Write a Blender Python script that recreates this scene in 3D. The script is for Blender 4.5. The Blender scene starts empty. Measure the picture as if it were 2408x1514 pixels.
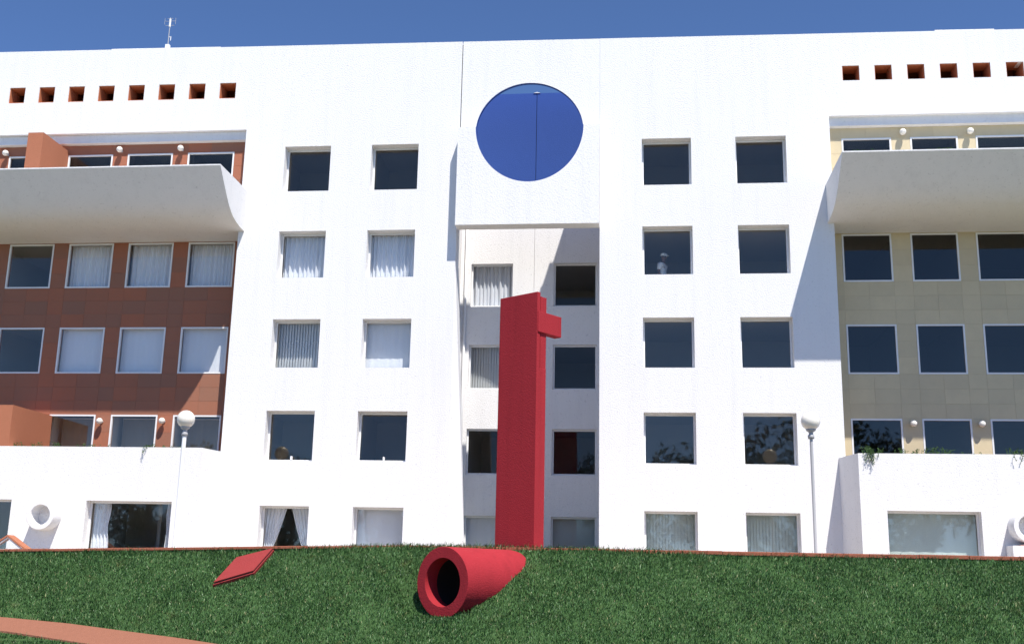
import bpy, bmesh, math, random
import numpy as np
from mathutils import Vector, Matrix

random.seed(7)
scene = bpy.context.scene
COL = scene.collection

# ------------------------------------------------------------------ camera
cam_d = bpy.data.cameras.new('camera')
cam = bpy.data.objects.new('camera', cam_d)
COL.objects.link(cam)
scene.camera = cam
F_PX = 2564.16 / 2408.0
cam_d.sensor_width = 36.0
cam_d.lens = 36.0 * F_PX
cam_d.clip_end = 2000.0
_yaw, _pitch, _roll = math.radians(-6.339), math.radians(13.0766), math.radians(1.1918)
_fw = Vector((math.sin(_yaw) * math.cos(_pitch), math.cos(_yaw) * math.cos(_pitch), math.sin(_pitch)))
_r0 = Vector((math.cos(_yaw), -math.sin(_yaw), 0.0))
_u0 = _r0.cross(_fw)
_r = _r0 * math.cos(_roll) + _u0 * math.sin(_roll)
_u = _r.cross(_fw)
cam.matrix_world = Matrix(((_r.x, _u.x, -_fw.x, 3.293), (_r.y, _u.y, -_fw.y, -33.614),
                           (_r.z, _u.z, -_fw.z, -3.431), (0, 0, 0, 1)))

# ------------------------------------------------------------------ sky, sun, exposure
SUN = Vector((0.60, -1.0, 2.04)).normalized()          # towards the sun
elev = math.asin(SUN.z)
world = bpy.data.worlds.new('World')
scene.world = world
world.use_nodes = True
wn = world.node_tree
wn.nodes.clear()
sky = wn.nodes.new('ShaderNodeTexSky')
sky.sky_type = 'NISHITA'
sky.sun_disc = False
sky.sun_elevation = elev
sky.sun_rotation = math.atan2(SUN.x, SUN.y)
sky.altitude = 2200.0
sky.air_density = 0.6
sky.dust_density = 0.0
sky.ozone_density = 8.0
bg = wn.nodes.new('ShaderNodeBackground')
bg.inputs['Strength'].default_value = 0.106
wo = wn.nodes.new('ShaderNodeOutputWorld')
wn.links.new(sky.outputs[0], bg.inputs[0])
wn.links.new(bg.outputs[0], wo.inputs[0])

sun_d = bpy.data.lights.new('sun', 'SUN')
sun_d.energy = 3.15
sun_d.angle = math.radians(0.5)
sun_d.color = (1.0, 0.95, 0.87)
sun_o = bpy.data.objects.new('sun', sun_d)
COL.objects.link(sun_o)
sun_o.location = (20, -40, 60)
sun_o.rotation_euler = (-SUN).to_track_quat('-Z', 'Y').to_euler()

vs = scene.view_settings
vs.view_transform = 'Standard'
vs.look = 'None'
vs.gamma = 1.0
vs.use_curve_mapping = False
vs.exposure = 1.15
scene.cycles.max_bounces = 8
scene.cycles.transparent_max_bounces = 12
scene.cycles.sample_clamp_indirect = 6.0

# ------------------------------------------------------------------ materials
MATS = {}


def nn(nt, typ, **kw):
    n = nt.nodes.new(typ)
    for k, v in kw.items():
        if k in n.inputs.keys():
            n.inputs[k].default_value = v
        else:
            setattr(n, k, v)
    return n


def mat(name, col, rough=0.8, var=0.0, vscale=1.5, bump=0.0, bscale=60.0, spec=0.3, obj_var=0.0, island_var=0.0,
        col2=None, speck=0.0, streak=0.0):
    m = bpy.data.materials.new(name)
    m.use_nodes = True
    nt = m.node_tree
    b = nt.nodes['Principled BSDF']
    b.inputs['Roughness'].default_value = rough
    b.inputs['Specular IOR Level'].default_value = spec
    c = nn(nt, 'ShaderNodeRGB')
    c.outputs[0].default_value = (*col, 1)
    out = c.outputs[0]
    tc = nn(nt, 'ShaderNodeTexCoord')
    geo = nn(nt, 'ShaderNodeNewGeometry')

    def mix(fac_socket, a, bcol, amount):
        mx = nn(nt, 'ShaderNodeMix', data_type='RGBA')
        mu = nn(nt, 'ShaderNodeMath', operation='MULTIPLY')
        nt.links.new(fac_socket, mu.inputs[0])
        mu.inputs[1].default_value = amount
        mu.use_clamp = True
        nt.links.new(mu.outputs[0], mx.inputs[0])
        nt.links.new(a, mx.inputs[6])
        mx.inputs[7].default_value = (*bcol, 1)
        return mx.outputs[2]
    dark = tuple(x * 0.55 for x in col) if col2 is None else col2
    if var > 0:
        nz = nn(nt, 'ShaderNodeTexNoise', Scale=vscale, Detail=6.0, Roughness=0.6)
        nt.links.new(geo.outputs['Position'], nz.inputs['Vector'])
        out = mix(nz.outputs[0], out, dark, var)
    if streak > 0:      # faint rain streaks running down the plaster
        mp = nn(nt, 'ShaderNodeMapping')
        mp.inputs['Scale'].default_value = (2.2, 2.2, 0.12)
        nt.links.new(geo.outputs['Position'], mp.inputs[0])
        nz = nn(nt, 'ShaderNodeTexNoise', Scale=1.6, Detail=8.0, Roughness=0.65)
        nt.links.new(mp.outputs[0], nz.inputs['Vector'])
        mr = nn(nt, 'ShaderNodeMapRange')
        mr.inputs[1].default_value = 0.5
        mr.inputs[2].default_value = 0.8
        nt.links.new(nz.outputs[0], mr.inputs[0])
        out = mix(mr.outputs[0], out, tuple(x * 0.6 for x in col), streak)
    if speck > 0:
        nz = nn(nt, 'ShaderNodeTexNoise', Scale=13.0, Detail=3.0, Roughness=0.7)
        nt.links.new(geo.outputs['Position'], nz.inputs['Vector'])
        mr = nn(nt, 'ShaderNodeMapRange')
        mr.inputs[1].default_value = 0.60
        mr.inputs[2].default_value = 0.74
        nt.links.new(nz.outputs[0], mr.inputs[0])
        out = mix(mr.outputs[0], out, dark, speck)
    if obj_var > 0:
        oi = nn(nt, 'ShaderNodeObjectInfo')
        out = mix(oi.outputs['Random'], out, dark, obj_var)
    if island_var > 0:
        out = mix(geo.outputs['Random Per Island'], out, dark, island_var)
    nt.links.new(out, b.inputs['Base Color'])
    if bump > 0:
        nz = nn(nt, 'ShaderNodeTexNoise', Scale=bscale, Detail=4.0)
        nt.links.new(geo.outputs['Position'], nz.inputs['Vector'])
        bp = nn(nt, 'ShaderNodeBump', Strength=bump, Distance=0.02)
        nt.links.new(nz.outputs[0], bp.inputs['Height'])
        nt.links.new(bp.outputs[0], b.inputs['Normal'])
    MATS[name] = m
    return m


mat('white_stucco', (0.80, 0.79, 0.785), 0.9, var=0.07, vscale=0.35, bump=0.7, bscale=28, spec=0.15, speck=0.55, streak=0.18)
mat('white_paint', (0.80, 0.80, 0.80), 0.45, var=0.05, vscale=3)
mat('blue_paint', (0.040, 0.088, 0.31), 0.85, var=0.12, vscale=0.8, bump=0.4, bscale=45, spec=0.15)
mat('red_stucco', (0.36, 0.024, 0.034), 0.85, streak=0.55, var=0.35, vscale=1.1, bump=0.6, bscale=30, spec=0.2, speck=0.12)
mat('hatch_red', (0.27, 0.030, 0.030), 0.8, var=0.4, vscale=3, bump=0.5, bscale=30, speck=0.3)
mat('brown_stone', (0.41, 0.135, 0.07), 0.75, var=0.35, vscale=7, bump=0.3, bscale=70, obj_var=0.50, speck=0.3, col2=(0.20, 0.135, 0.10))
mat('beige_stone', (0.70, 0.58, 0.37), 0.75, var=0.5, vscale=2.2, bump=0.3, bscale=70, obj_var=0.30, speck=0.2,
    col2=(0.42, 0.36, 0.25))
mat('mortar', (0.30, 0.24, 0.19), 0.95)
mat('orange_stucco', (0.44, 0.165, 0.09), 0.85, var=0.25, vscale=9, bump=0.6, bscale=60)
mat('opening_stucco', (0.50, 0.18, 0.085), 0.9, var=0.3, vscale=6)
mat('brown_mortar', (0.36, 0.17, 0.11), 0.95)
mat('beige_mortar', (0.60, 0.50, 0.34), 0.95)
mat('planter_paving', (0.24, 0.14, 0.085), 0.9, var=0.3, vscale=2)
mat('bounce_pale', (0.28, 0.235, 0.19), 0.9, var=0.3, vscale=2)
mat('terracotta', (0.36, 0.12, 0.07), 0.9, var=0.4, vscale=12, bump=0.5, bscale=50, obj_var=0.35)
mat('path_paving', (0.29, 0.12, 0.075), 0.95, var=0.45, vscale=9, bump=0.5, bscale=40, speck=0.2)
mat('terrace_paving', (0.42, 0.36, 0.30), 0.9, var=0.3, vscale=2)
mat('room_plaster', (0.68, 0.66, 0.62), 0.9, var=0.3, vscale=0.7)
mat('room_floor', (0.07, 0.055, 0.045), 0.6)
mat('matt_black', (0.012, 0.012, 0.013), 0.8)
mat('drab_olive', (0.30, 0.27, 0.21), 0.9, var=0.2, vscale=1.5)
mat('dark_metal', (0.05, 0.05, 0.05), 0.5)
mat('grey_metal', (0.42, 0.42, 0.43), 0.4, var=0.1)
mat('curtain_cloth', (0.88, 0.89, 0.92), 0.9, var=0.1, vscale=2)
mat('blind_cloth', (0.74, 0.75, 0.74), 0.85, var=0.08, vscale=2)
mat('green_blind', (0.62, 0.69, 0.63), 0.85, var=0.1, vscale=2)
mat('soil', (0.045, 0.035, 0.022), 1.0, var=0.4, vscale=4, bump=0.6, bscale=20)
mat('turf', (0.050, 0.105, 0.032), 1.0, var=0.4, vscale=9, bump=0.8, bscale=30)
mat('leaf', (0.055, 0.12, 0.03), 0.7, island_var=0.7, col2=(0.03, 0.06, 0.02))
mat('tree_leaf', (0.06, 0.10, 0.03), 0.7, island_var=0.7, col2=(0.025, 0.045, 0.015))
mat('bark', (0.10, 0.075, 0.05), 0.95, var=0.4, vscale=8)
mat('skin', (0.16, 0.08, 0.05), 0.6)
mat('shirt', (0.72, 0.72, 0.70), 0.9, var=0.1)
mat('trousers', (0.06, 0.07, 0.10), 0.9)
mat('hair', (0.02, 0.015, 0.012), 0.7)


def glass_mat(name, tint, waviness=0.005, f0=0.045):
    m = bpy.data.materials.new(name)
    m.use_nodes = True
    nt = m.node_tree
    nt.nodes.clear()
    o = nn(nt, 'ShaderNodeOutputMaterial')
    mx = nn(nt, 'ShaderNodeMixShader')
    tr = nn(nt, 'ShaderNodeBsdfTransparent')
    tr.inputs[0].default_value = (*tint, 1)
    gl = nn(nt, 'ShaderNodeBsdfGlossy')
    gl.inputs['Roughness'].default_value = 0.02
    gl.inputs['Color'].default_value = (1.0, 0.89, 0.76, 1)
    # reflectance f0 head on, rising towards grazing; the same from both faces of the pane
    lw = nn(nt, 'ShaderNodeVectorMath', operation='DOT_PRODUCT')
    ab = nn(nt, 'ShaderNodeMath', operation='ABSOLUTE')
    om = nn(nt, 'ShaderNodeMath', operation='SUBTRACT')
    om.inputs[0].default_value = 1.0
    pw = nn(nt, 'ShaderNodeMath', operation='POWER')
    pw.inputs[1].default_value = 5.0
    fr = nn(nt, 'ShaderNodeMath', operation='MULTIPLY_ADD')
    fr.inputs[1].default_value = 0.90
    fr.inputs[2].default_value = f0
    geo = nn(nt, 'ShaderNodeNewGeometry')
    nz = nn(nt, 'ShaderNodeTexNoise', Scale=0.9, Detail=1.0)
    bp = nn(nt, 'ShaderNodeBump', Strength=waviness, Distance=0.3)
    nt.links.new(geo.outputs['Position'], nz.inputs['Vector'])
    nt.links.new(nz.outputs[0], bp.inputs['Height'])
    nt.links.new(bp.outputs[0], gl.inputs['Normal'])
    nt.links.new(geo.outputs['Incoming'], lw.inputs[0])
    nt.links.new(geo.outputs['Normal'], lw.inputs[1])
    nt.links.new(lw.outputs['Value'], ab.inputs[0])
    nt.links.new(ab.outputs[0], om.inputs[1])
    nt.links.new(om.outputs[0], pw.inputs[0])
    nt.links.new(pw.outputs[0], fr.inputs[0])
    nt.links.new(fr.outputs[0], mx.inputs[0])
    nt.links.new(tr.outputs[0], mx.inputs[1])
    nt.links.new(gl.outputs[0], mx.inputs[2])
    nt.links.new(mx.outputs[0], o.inputs[0])
    MATS[name] = m


glass_mat('window_glass', (0.94, 0.95, 0.955))
glass_mat('bay_glass', (0.90, 0.91, 0.92), 0.005, 0.018)
glass_mat('dark_glass', (0.55, 0.58, 0.60))

m = mat('lamp_globe', (0.84, 0.80, 0.72), 0.25, spec=0.5)
m.node_tree.nodes['Principled BSDF'].inputs['Subsurface Weight'].default_value = 0.25
m.node_tree.nodes['Principled BSDF'].inputs['Subsurface Radius'].default_value = (0.1, 0.1, 0.08)


def grass_material():
    m = bpy.data.materials.new('grass_blade')
    m.use_nodes = True
    nt = m.node_tree
    b = nt.nodes['Principled BSDF']
    b.inputs['Roughness'].default_value = 0.42
    b.inputs['Specular IOR Level'].default_value = 0.5
    geo = nn(nt, 'ShaderNodeNewGeometry')
    ramp = nn(nt, 'ShaderNodeValToRGB')
    cr = ramp.color_ramp
    cr.elements[0].position = 0.0
    cr.elements[0].color = (0.045, 0.112, 0.032, 1)
    cr.elements[1].position = 1.0
    cr.elements[1].color = (0.42, 0.40, 0.20, 1)
    for p, c in ((0.5, (0.070, 0.165, 0.048, 1)), (0.80, (0.105, 0.220, 0.070, 1)), (0.95, (0.20, 0.31, 0.15, 1))):  # the palest blades put sun glints into the colour
        e = cr.elements.new(p)
        e.color = c
    nt.links.new(geo.outputs['Random Per Island'], ramp.inputs[0])
    mp = nn(nt, 'ShaderNodeMapping')
    mp.inputs['Rotation'].default_value = (0, 0, 0.7)
    mp.inputs['Scale'].default_value = (1.0, 3.2, 1.6)
    nt.links.new(geo.outputs['Position'], mp.inputs[0])
    nz = nn(nt, 'ShaderNodeTexNoise', Scale=1.5, Detail=6.0, Roughness=0.68)
    nt.links.new(mp.outputs[0], nz.inputs['Vector'])
    mr = nn(nt, 'ShaderNodeMapRange')
    mr.inputs[1].default_value = 0.3
    mr.inputs[2].default_value = 0.7
    mr.inputs[3].default_value = 0.72
    mr.inputs[4].default_value = 1.18
    nt.links.new(nz.outputs[0], mr.inputs[0])
    mx = nn(nt, 'ShaderNodeMix', data_type='RGBA', blend_type='MULTIPLY')
    mx.inputs[0].default_value = 1.0
    nt.links.new(ramp.outputs[0], mx.inputs[6])
    nt.links.new(mr.outputs[0], mx.inputs[7])
    # scattered dry, straw-coloured spots
    n2 = nn(nt, 'ShaderNodeTexNoise', Scale=1.7, Detail=4.0, Roughness=0.65)
    nt.links.new(geo.outputs['Position'], n2.inputs['Vector'])
    m2 = nn(nt, 'ShaderNodeMapRange')
    m2.inputs[1].default_value = 0.60
    m2.inputs[2].default_value = 0.74
    m2.inputs[3].default_value = 0.0
    m2.inputs[4].default_value = 0.55
    nt.links.new(n2.outputs[0], m2.inputs[0])
    dry = nn(nt, 'ShaderNodeMix', data_type='RGBA')
    nt.links.new(m2.outputs[0], dry.inputs[0])
    nt.links.new(mx.outputs[2], dry.inputs[6])
    dry.inputs[7].default_value = (0.22, 0.20, 0.075, 1)
    nt.links.new(dry.outputs[2], b.inputs['Base Color'])
    MATS['grass_blade'] = m


grass_material()


# ------------------------------------------------------------------ mesh helpers
class MB:
    """collects polygons for one mesh"""

    def __init__(self):
        self.v, self.f = [], []

    def quad(self, *pts):
        i = len(self.v)
        self.v += [tuple(p) for p in pts]
        self.f.append(tuple(range(i, i + len(pts))))
        return self

    def box(self, x0, x1, y0, y1, z0, z1, M=None):
        i = len(self.v)
        p = [(x, y, z) for z in (z0, z1) for y in (y0, y1) for x in (x0, x1)]
        if M is not None:
            p = [tuple(M @ Vector(q)) for q in p]
        self.v += p
        for a in ((0, 2, 3, 1), (4, 5, 7, 6), (0, 1, 5, 4), (2, 6, 7, 3), (0, 4, 6, 2), (1, 3, 7, 5)):
            self.f.append(tuple(i + k for k in a))
        return self

    def prism(self, poly, axis, a, b):
        """poly: 2-D outline; extruded along axis from a to b"""
        def P(p, t):
            if axis == 'x':
                return (t, p[0], p[1])
            if axis == 'y':
                return (p[0], t, p[1])
            return (p[0], p[1], t)
        n, i = len(poly), len(self.v)
        self.v += [P(p, a) for p in poly] + [P(p, b) for p in poly]
        self.f.append(tuple(i + k for k in range(n)))
        self.f.append(tuple(i + n + k for k in reversed(range(n))))
        for k in range(n):
            l = (k + 1) % n
            self.f.append((i + k, i + n + k, i + n + l, i + l))
        return self

    def tube(self, pts, radii, seg=10, cap=True):
        pts = [Vector(p) for p in pts]
        rings = []
        for k, p in enumerate(pts):
            d = (pts[min(k + 1, len(pts) - 1)] - pts[max(k - 1, 0)]).normalized()
            a = d.cross(Vector((0, 0, 1)) if abs(d.z) < 0.9 else Vector((1, 0, 0))).normalized()
            b = d.cross(a)
            i = len(self.v)
            for s in range(seg):
                t = 2 * math.pi * s / seg
                self.v.append(tuple(p + (a * math.cos(t) + b * math.sin(t)) * radii[k]))
            rings.append(i)
        for i, j in zip(rings, rings[1:]):
            for s in range(seg):
                t = (s + 1) % seg
                self.f.append((i + s, i + t, j + t, j + s))
        if cap:
            self.f.append(tuple(rings[0] + s for s in reversed(range(seg))))
            self.f.append(tuple(rings[-1] + s for s in range(seg)))
        return self

    def lathe(self, prof, c, seg=24, axis=Vector((0, 0, 1))):
        """prof: (radius, height) pairs turned round axis through c"""
        axis = axis.normalized()
        a = axis.cross(Vector((0, 0, 1)) if abs(axis.z) < 0.9 else Vector((1, 0, 0))).normalized()
        b = axis.cross(a)
        i0 = len(self.v)
        for r, h in prof:
            for s in range(seg):
                t = 2 * math.pi * s / seg
                self.v.append(tuple(Vector(c) + axis * h + (a * math.cos(t) + b * math.sin(t)) * max(r, 1e-4)))
        for k in range(len(prof) - 1):
            for s in range(seg):
                t = (s + 1) % seg
                i, j = i0 + k * seg, i0 + (k + 1) * seg
                self.f.append((i + s, i + t, j + t, j + s))
        return self

    def mesh(self, name):
        me = bpy.data.meshes.new(name)
        me.from_pydata(self.v, [], self.f)
        bm = bmesh.new()
        bm.from_mesh(me)
        bmesh.ops.remove_doubles(bm, verts=bm.verts, dist=1e-5)
        bmesh.ops.recalc_face_normals(bm, faces=bm.faces)
        bm.to_mesh(me)
        bm.free()
        return me


def link(name, me, mt, parent=None, loc=None, smooth=False):
    if mt is not None and len(me.materials) == 0:
        me.materials.append(MATS[mt])
    if smooth:
        for p in me.polygons:
            p.use_smooth = True
    o = bpy.data.objects.new(name, me)
    COL.objects.link(o)
    if parent is not None:
        o.parent = parent
    if loc is not None:
        o.location = loc
    return o


def build(mb, name, mt, parent=None, loc=None, smooth=False):
    return link(name, mb.mesh(name), mt, parent, loc, smooth)


def empty(name, loc=(0, 0, 0)):
    o = bpy.data.objects.new(name, None)
    o.location = loc
    o.empty_display_size = 0.3
    COL.objects.link(o)
    return o


def tag(o, label=None, cat=None, group=None, kind=None):
    if label:
        o['label'] = label
    if cat:
        o['category'] = cat
    if group:
        o['group'] = group
    if kind:
        o['kind'] = kind
    return o


def bevel(o, w, seg=2):
    md = o.modifiers.new('bevel', 'BEVEL')
    md.width = w
    md.segments = seg
    md.limit_method = 'ANGLE'
    return o


def holed_wall(x0, x1, z0, z1, holes, yf, yb, warp=None):
    """wall slab between yf (front) and yb (back) with rectangular openings and real reveals"""
    xs = sorted({x0, x1} | {min(max(h[i], x0), x1) for h in holes for i in (0, 1)})
    zs = sorted({z0, z1} | {min(max(h[i], z0), z1) for h in holes for i in (2, 3)})

    def solid(i, k):
        if i < 0 or k < 0 or i >= len(xs) - 1 or k >= len(zs) - 1:
            return False
        cx, cz = (xs[i] + xs[i + 1]) / 2, (zs[k] + zs[k + 1]) / 2
        return not any(h[0] < cx < h[1] and h[2] < cz < h[3] for h in holes)
    mb = MB()
    for i in range(len(xs) - 1):
        for k in range(len(zs) - 1):
            if not solid(i, k):
                continue
            a, b, c, d = xs[i], xs[i + 1], zs[k], zs[k + 1]
            mb.quad((a, yf, c), (b, yf, c), (b, yf, d), (a, yf, d))
            mb.quad((a, yb, c), (a, yb, d), (b, yb, d), (b, yb, c))
            if not solid(i - 1, k):
                mb.quad((a, yf, c), (a, yf, d), (a, yb, d), (a, yb, c))
            if not solid(i + 1, k):
                mb.quad((b, yf, c), (b, yb, c), (b, yb, d), (b, yf, d))
            if not solid(i, k - 1):
                mb.quad((a, yf, c), (a, yb, c), (b, yb, c), (b, yf, c))
            if not solid(i, k + 1):
                mb.quad((a, yf, d), (b, yf, d), (b, yb, d), (a, yb, d))
    if warp:
        mb.v = [warp(p) for p in mb.v]
    return mb


def roofwarp(p):       # the parapet falls very slightly towards the right end
    x, y, z = p
    return (x, y, z - 0.0103 * x * min(max((z - 11.0) / 3.2, 0.0), 1.0))


# ------------------------------------------------------------------ ground, bank, terrace
XL, XR = -21.0, 18.0


def crest(x):
    if x > -3.0:
        return -2.72
    return -2.72 - (min(-3.0 - x, 13.0)) * 0.027


TAX = (math.sin(math.radians(33.5)), math.cos(math.radians(33.5)))


def hump(x, y):
    return 0.5 * (0.05 * math.sin(x * 0.9 + 1.3) * math.sin(y * 1.3) + 0.03 * math.sin(x * 2.3 + y) +
            0.02 * math.sin(x * 4.1 + 2 * y + 0.7))


def bank_z(x, y):
    c = crest(x)
    cover = 0.10 - 0.095 * min(max((x + 6.0) / 3.0, 0.0), 1.0) * min(max((5.5 - x) / 3.0, 0.0), 1.0)
    t = -5.0 - y
    if t <= 0:
        return c - cover
    # the tube's bed is scooped out of the bank
    dx, dy = x + 1.22, y + 7.0
    tt, ss = dx * TAX[0] + dy * TAX[1], -dx * TAX[1] + dy * TAX[0]
    if 0.10 < tt < 1.72 and abs(ss) < 0.62:
        return -5.2
    z = c - cover - 0.72 * t + hump(x, y) * min(t / 0.4, 1.0) * (1.0 if x > -3 else max(0.0, min(1.0, (2.0 - t) / 0.8))) - 0.10 * math.exp(-((x - 0.55) / 0.7) ** 2) * min(t / 0.2, 1.0)
    z += 0.09 * math.exp(-((x - 0.40) / 0.55) ** 2 - ((y + 6.15) / 0.55) ** 2)
    dist = math.hypot(tt, ss)           # level patch before the tube's mouth
    z = min(z, -4.44 - 0.25 * max(-tt, 0.0) + max(0.0, dist - 0.90) * 1.2 + max(0.0, tt) * 1.5)
    base = -5.6
    if z < base + 0.5:
        d = base + 0.5 - z
        z = base + 0.5 * math.exp(-d / 0.5)
    return z


bounce = build(MB().box(-60, 60, -42, -12, -5.7, -5.60), 'bounce_ground', 'bounce_pale')  # out of view, added to bounce sunlight into the shaded walls
tag(bounce, 'unseen pale ground added to bounce light onto the building', 'bounce ground', kind='structure')
gm = MB()
gm.quad((-600, -600, -5.62), (600, -600, -5.62), (600, 600, -5.62), (-600, 600, -5.62))
ground = build(gm, 'ground', 'turf')
tag(ground, 'flat lawn spreading below the grass bank', 'lawn', kind='structure')

NX, NY = 360, 90
mb = MB()
for j in range(NY + 1):
    y = -5.0 - 5.0 * j / NY
    for i in range(NX + 1):
        x = XL - 3 + (XR - XL + 6) * i / NX
        mb.v.append((x, y, bank_z(x, y)))
for j in range(NY):
    for i in range(NX):
        a = j * (NX + 1) + i
        mb.f.append((a, a + NX + 1, a + NX + 2, a + 1))
# vertical back of the bank under the coping
for i in range(NX):
    x0, x1 = mb.v[i][0], mb.v[i + 1][0]
    mb.quad(mb.v[i], mb.v[i + 1], (x1, -5.0, -5.6), (x0, -5.0, -5.6))
bank = build(mb, 'grass_bank', 'turf', smooth=True)
tag(bank, 'steep turf bank rising to the terrace edge', 'bank', kind='structure')

terrace = build(MB().box(XL - 3, XR + 3, -4.96, 0.3, -5.6, -3.15), 'terrace', 'terrace_paving')
tag(terrace, 'paved terrace at the foot of the white building', 'terrace', kind='structure')

# brick path crossing the foot of the bank
PE_TOP = [(-24.0, -6.65), (-19.0, -6.86), (-15.0, -7.08), (-12.0, -7.31), (-10.3, -7.50), (-8.57, -7.76), (-7.2, -7.96), (-5.96, -8.18), (-4.0, -8.6)]
PE_BOT = [(-24.0, -7.00), (-19.0, -7.24), (-15.0, -7.48), (-11.7, -7.74), (-10.6, -7.92), (-9.83, -8.06), (-8.6, -8.3), (-7.4, -8.55), (-5.4, -8.95)]
mb = MB()


def lerp_path(P, n):
    out = []
    for k in range(len(P) - 1):
        for s in range(n):
            t = s / n
            out.append((P[k][0] * (1 - t) + P[k + 1][0] * t, P[k][1] * (1 - t) + P[k + 1][1] * t))
    out.append(P[-1])
    return out


T, B = lerp_path(PE_TOP, 10), lerp_path(PE_BOT, 10)
rows = 5
for k in range(len(T)):
    for s in range(rows + 1):
        t = s / rows
        x, y = T[k][0] * (1 - t) + B[k][0] * t, T[k][1] * (1 - t) + B[k][1] * t
        mb.v.append((x, y, bank_z(x, y) + 0.045))
for k in range(len(T) - 1):
    for s in range(rows):
        a = k * (rows + 1) + s
        mb.f.append((a, a + 1, a + rows + 2, a + rows + 1))
for k in range(len(T) - 1):       # sides of the paving
    for s in (0, rows):
        p, q = mb.v[k * (rows + 1) + s], mb.v[(k + 1) * (rows + 1) + s]
        mb.quad(p, q, (q[0], q[1], q[2] - 0.12), (p[0], p[1], p[2] - 0.12))
path = build(mb, 'path', 'path_paving')
tag(path, 'narrow terracotta paved path crossing the foot of the bank', 'path', kind='structure')

PT = np.array(T)
PB = np.array(B)


def on_path(x, y):
    yt = np.interp(x, PT[:, 0], PT[:, 1])
    yb = np.interp(x, PB[:, 0], PB[:, 1])
    return (y < yt + 0.02) & (y > yb - 0.02) & (x < -5.5)


# terracotta coping slabs along the top of the bank
coping = empty('coping_wall', (0, -4.9, -3.1))
tag(coping, 'low terracotta coping along the top of the grass bank', 'coping')
xs = np.arange(XL - 1, XR + 1, 1.2)
for k, x in enumerate(xs):
    x1 = x + 1.19
    h = 0.10 if x > 3 else 0.075
    dz = random.uniform(-0.006, 0.006)
    mb = MB()
    y0, y1 = -5.06, -4.72
    za, zb = crest(x) + dz, crest(x1) + dz
    mb.prism([(x, za - h), (x1, zb - h), (x1, zb), (x, za)], 'y', y0, y1)
    mb.v = [(a, b + 4.9, c + 3.1) for a, b, c in mb.v]
    o = build(mb, 'coping_slab', 'terracotta', coping)
    bevel(o, 0.012, 2)
mb = MB()
for k in range(39):
    x, x1 = -22 + k, -21 + k
    mb.prism([(x, -3.2), (x1, -3.2), (x1, crest(x1) - 0.05), (x, crest(x) - 0.05)], 'y', -4.98, -4.76)
mb.v = [(a, b + 4.9, c + 3.1) for a, b, c in mb.v]
build(mb, 'footing', 'mortar', coping)

# ------------------------------------------------------------------ the building
bld = empty('apartment_building', (0, 0, -3.15))
tag(bld, 'white modern apartment block with square windows and curved balconies', 'building')
OFF = Vector((0, 0, 3.15))


def part(mb, name, mt, parent=None, smooth=False):
    """child of the building; coordinates given in world space"""
    p = parent if parent is not None else bld
    base = Vector(bld.location)
    if p is not bld:
        base = base + Vector(p.location)
    mb.v = [tuple(Vector(v) - base) for v in mb.v]
    return build(mb, name, mt, p, smooth=smooth)


ROWS = [(8.95, 10.55), (5.95, 7.55), (2.95, 4.55), (-0.04, 1.55), (-3.05, -1.45)]
COLS_L = [(-8.29, -6.70), (-5.30, -3.70)]
COLS_R = [(3.70, 5.29), (6.71, 8.31)]
YW = 0.45           # facade thickness
SQ_L = [(-18.48 + 1.10 * k - 1.10, -17.90 + 1.10 * k - 1.10, 12.43, 12.99) for k in range(9)]
SQ_L = [(a, b, c - 0.10, d - 0.10) for a, b, c, d in SQ_L]
SQ_R = [(10.19 + 1.022 * k, 10.73 + 1.022 * k, 12.46, 13.0) for k in range(7)]

holesL = [(c[0], c[1], r[0], r[1]) for c in COLS_L for r in ROWS] + SQ_L + [(XL - 1, -9.70, -10, 11.2)]
part(holed_wall(XL, -2.33, -3.6, 14.2, holesL, 0.0, YW, roofwarp), 'wall', 'white_stucco')
holesR = [(c[0], c[1], r[0], r[1]) for c in COLS_R for r in ROWS] + SQ_R + [(9.70, XR + 1, -10, 11.2)]
part(holed_wall(2.335, XR, -3.6, 14.2, holesR, 0.0, YW, roofwarp), 'wall', 'white_stucco')


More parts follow.
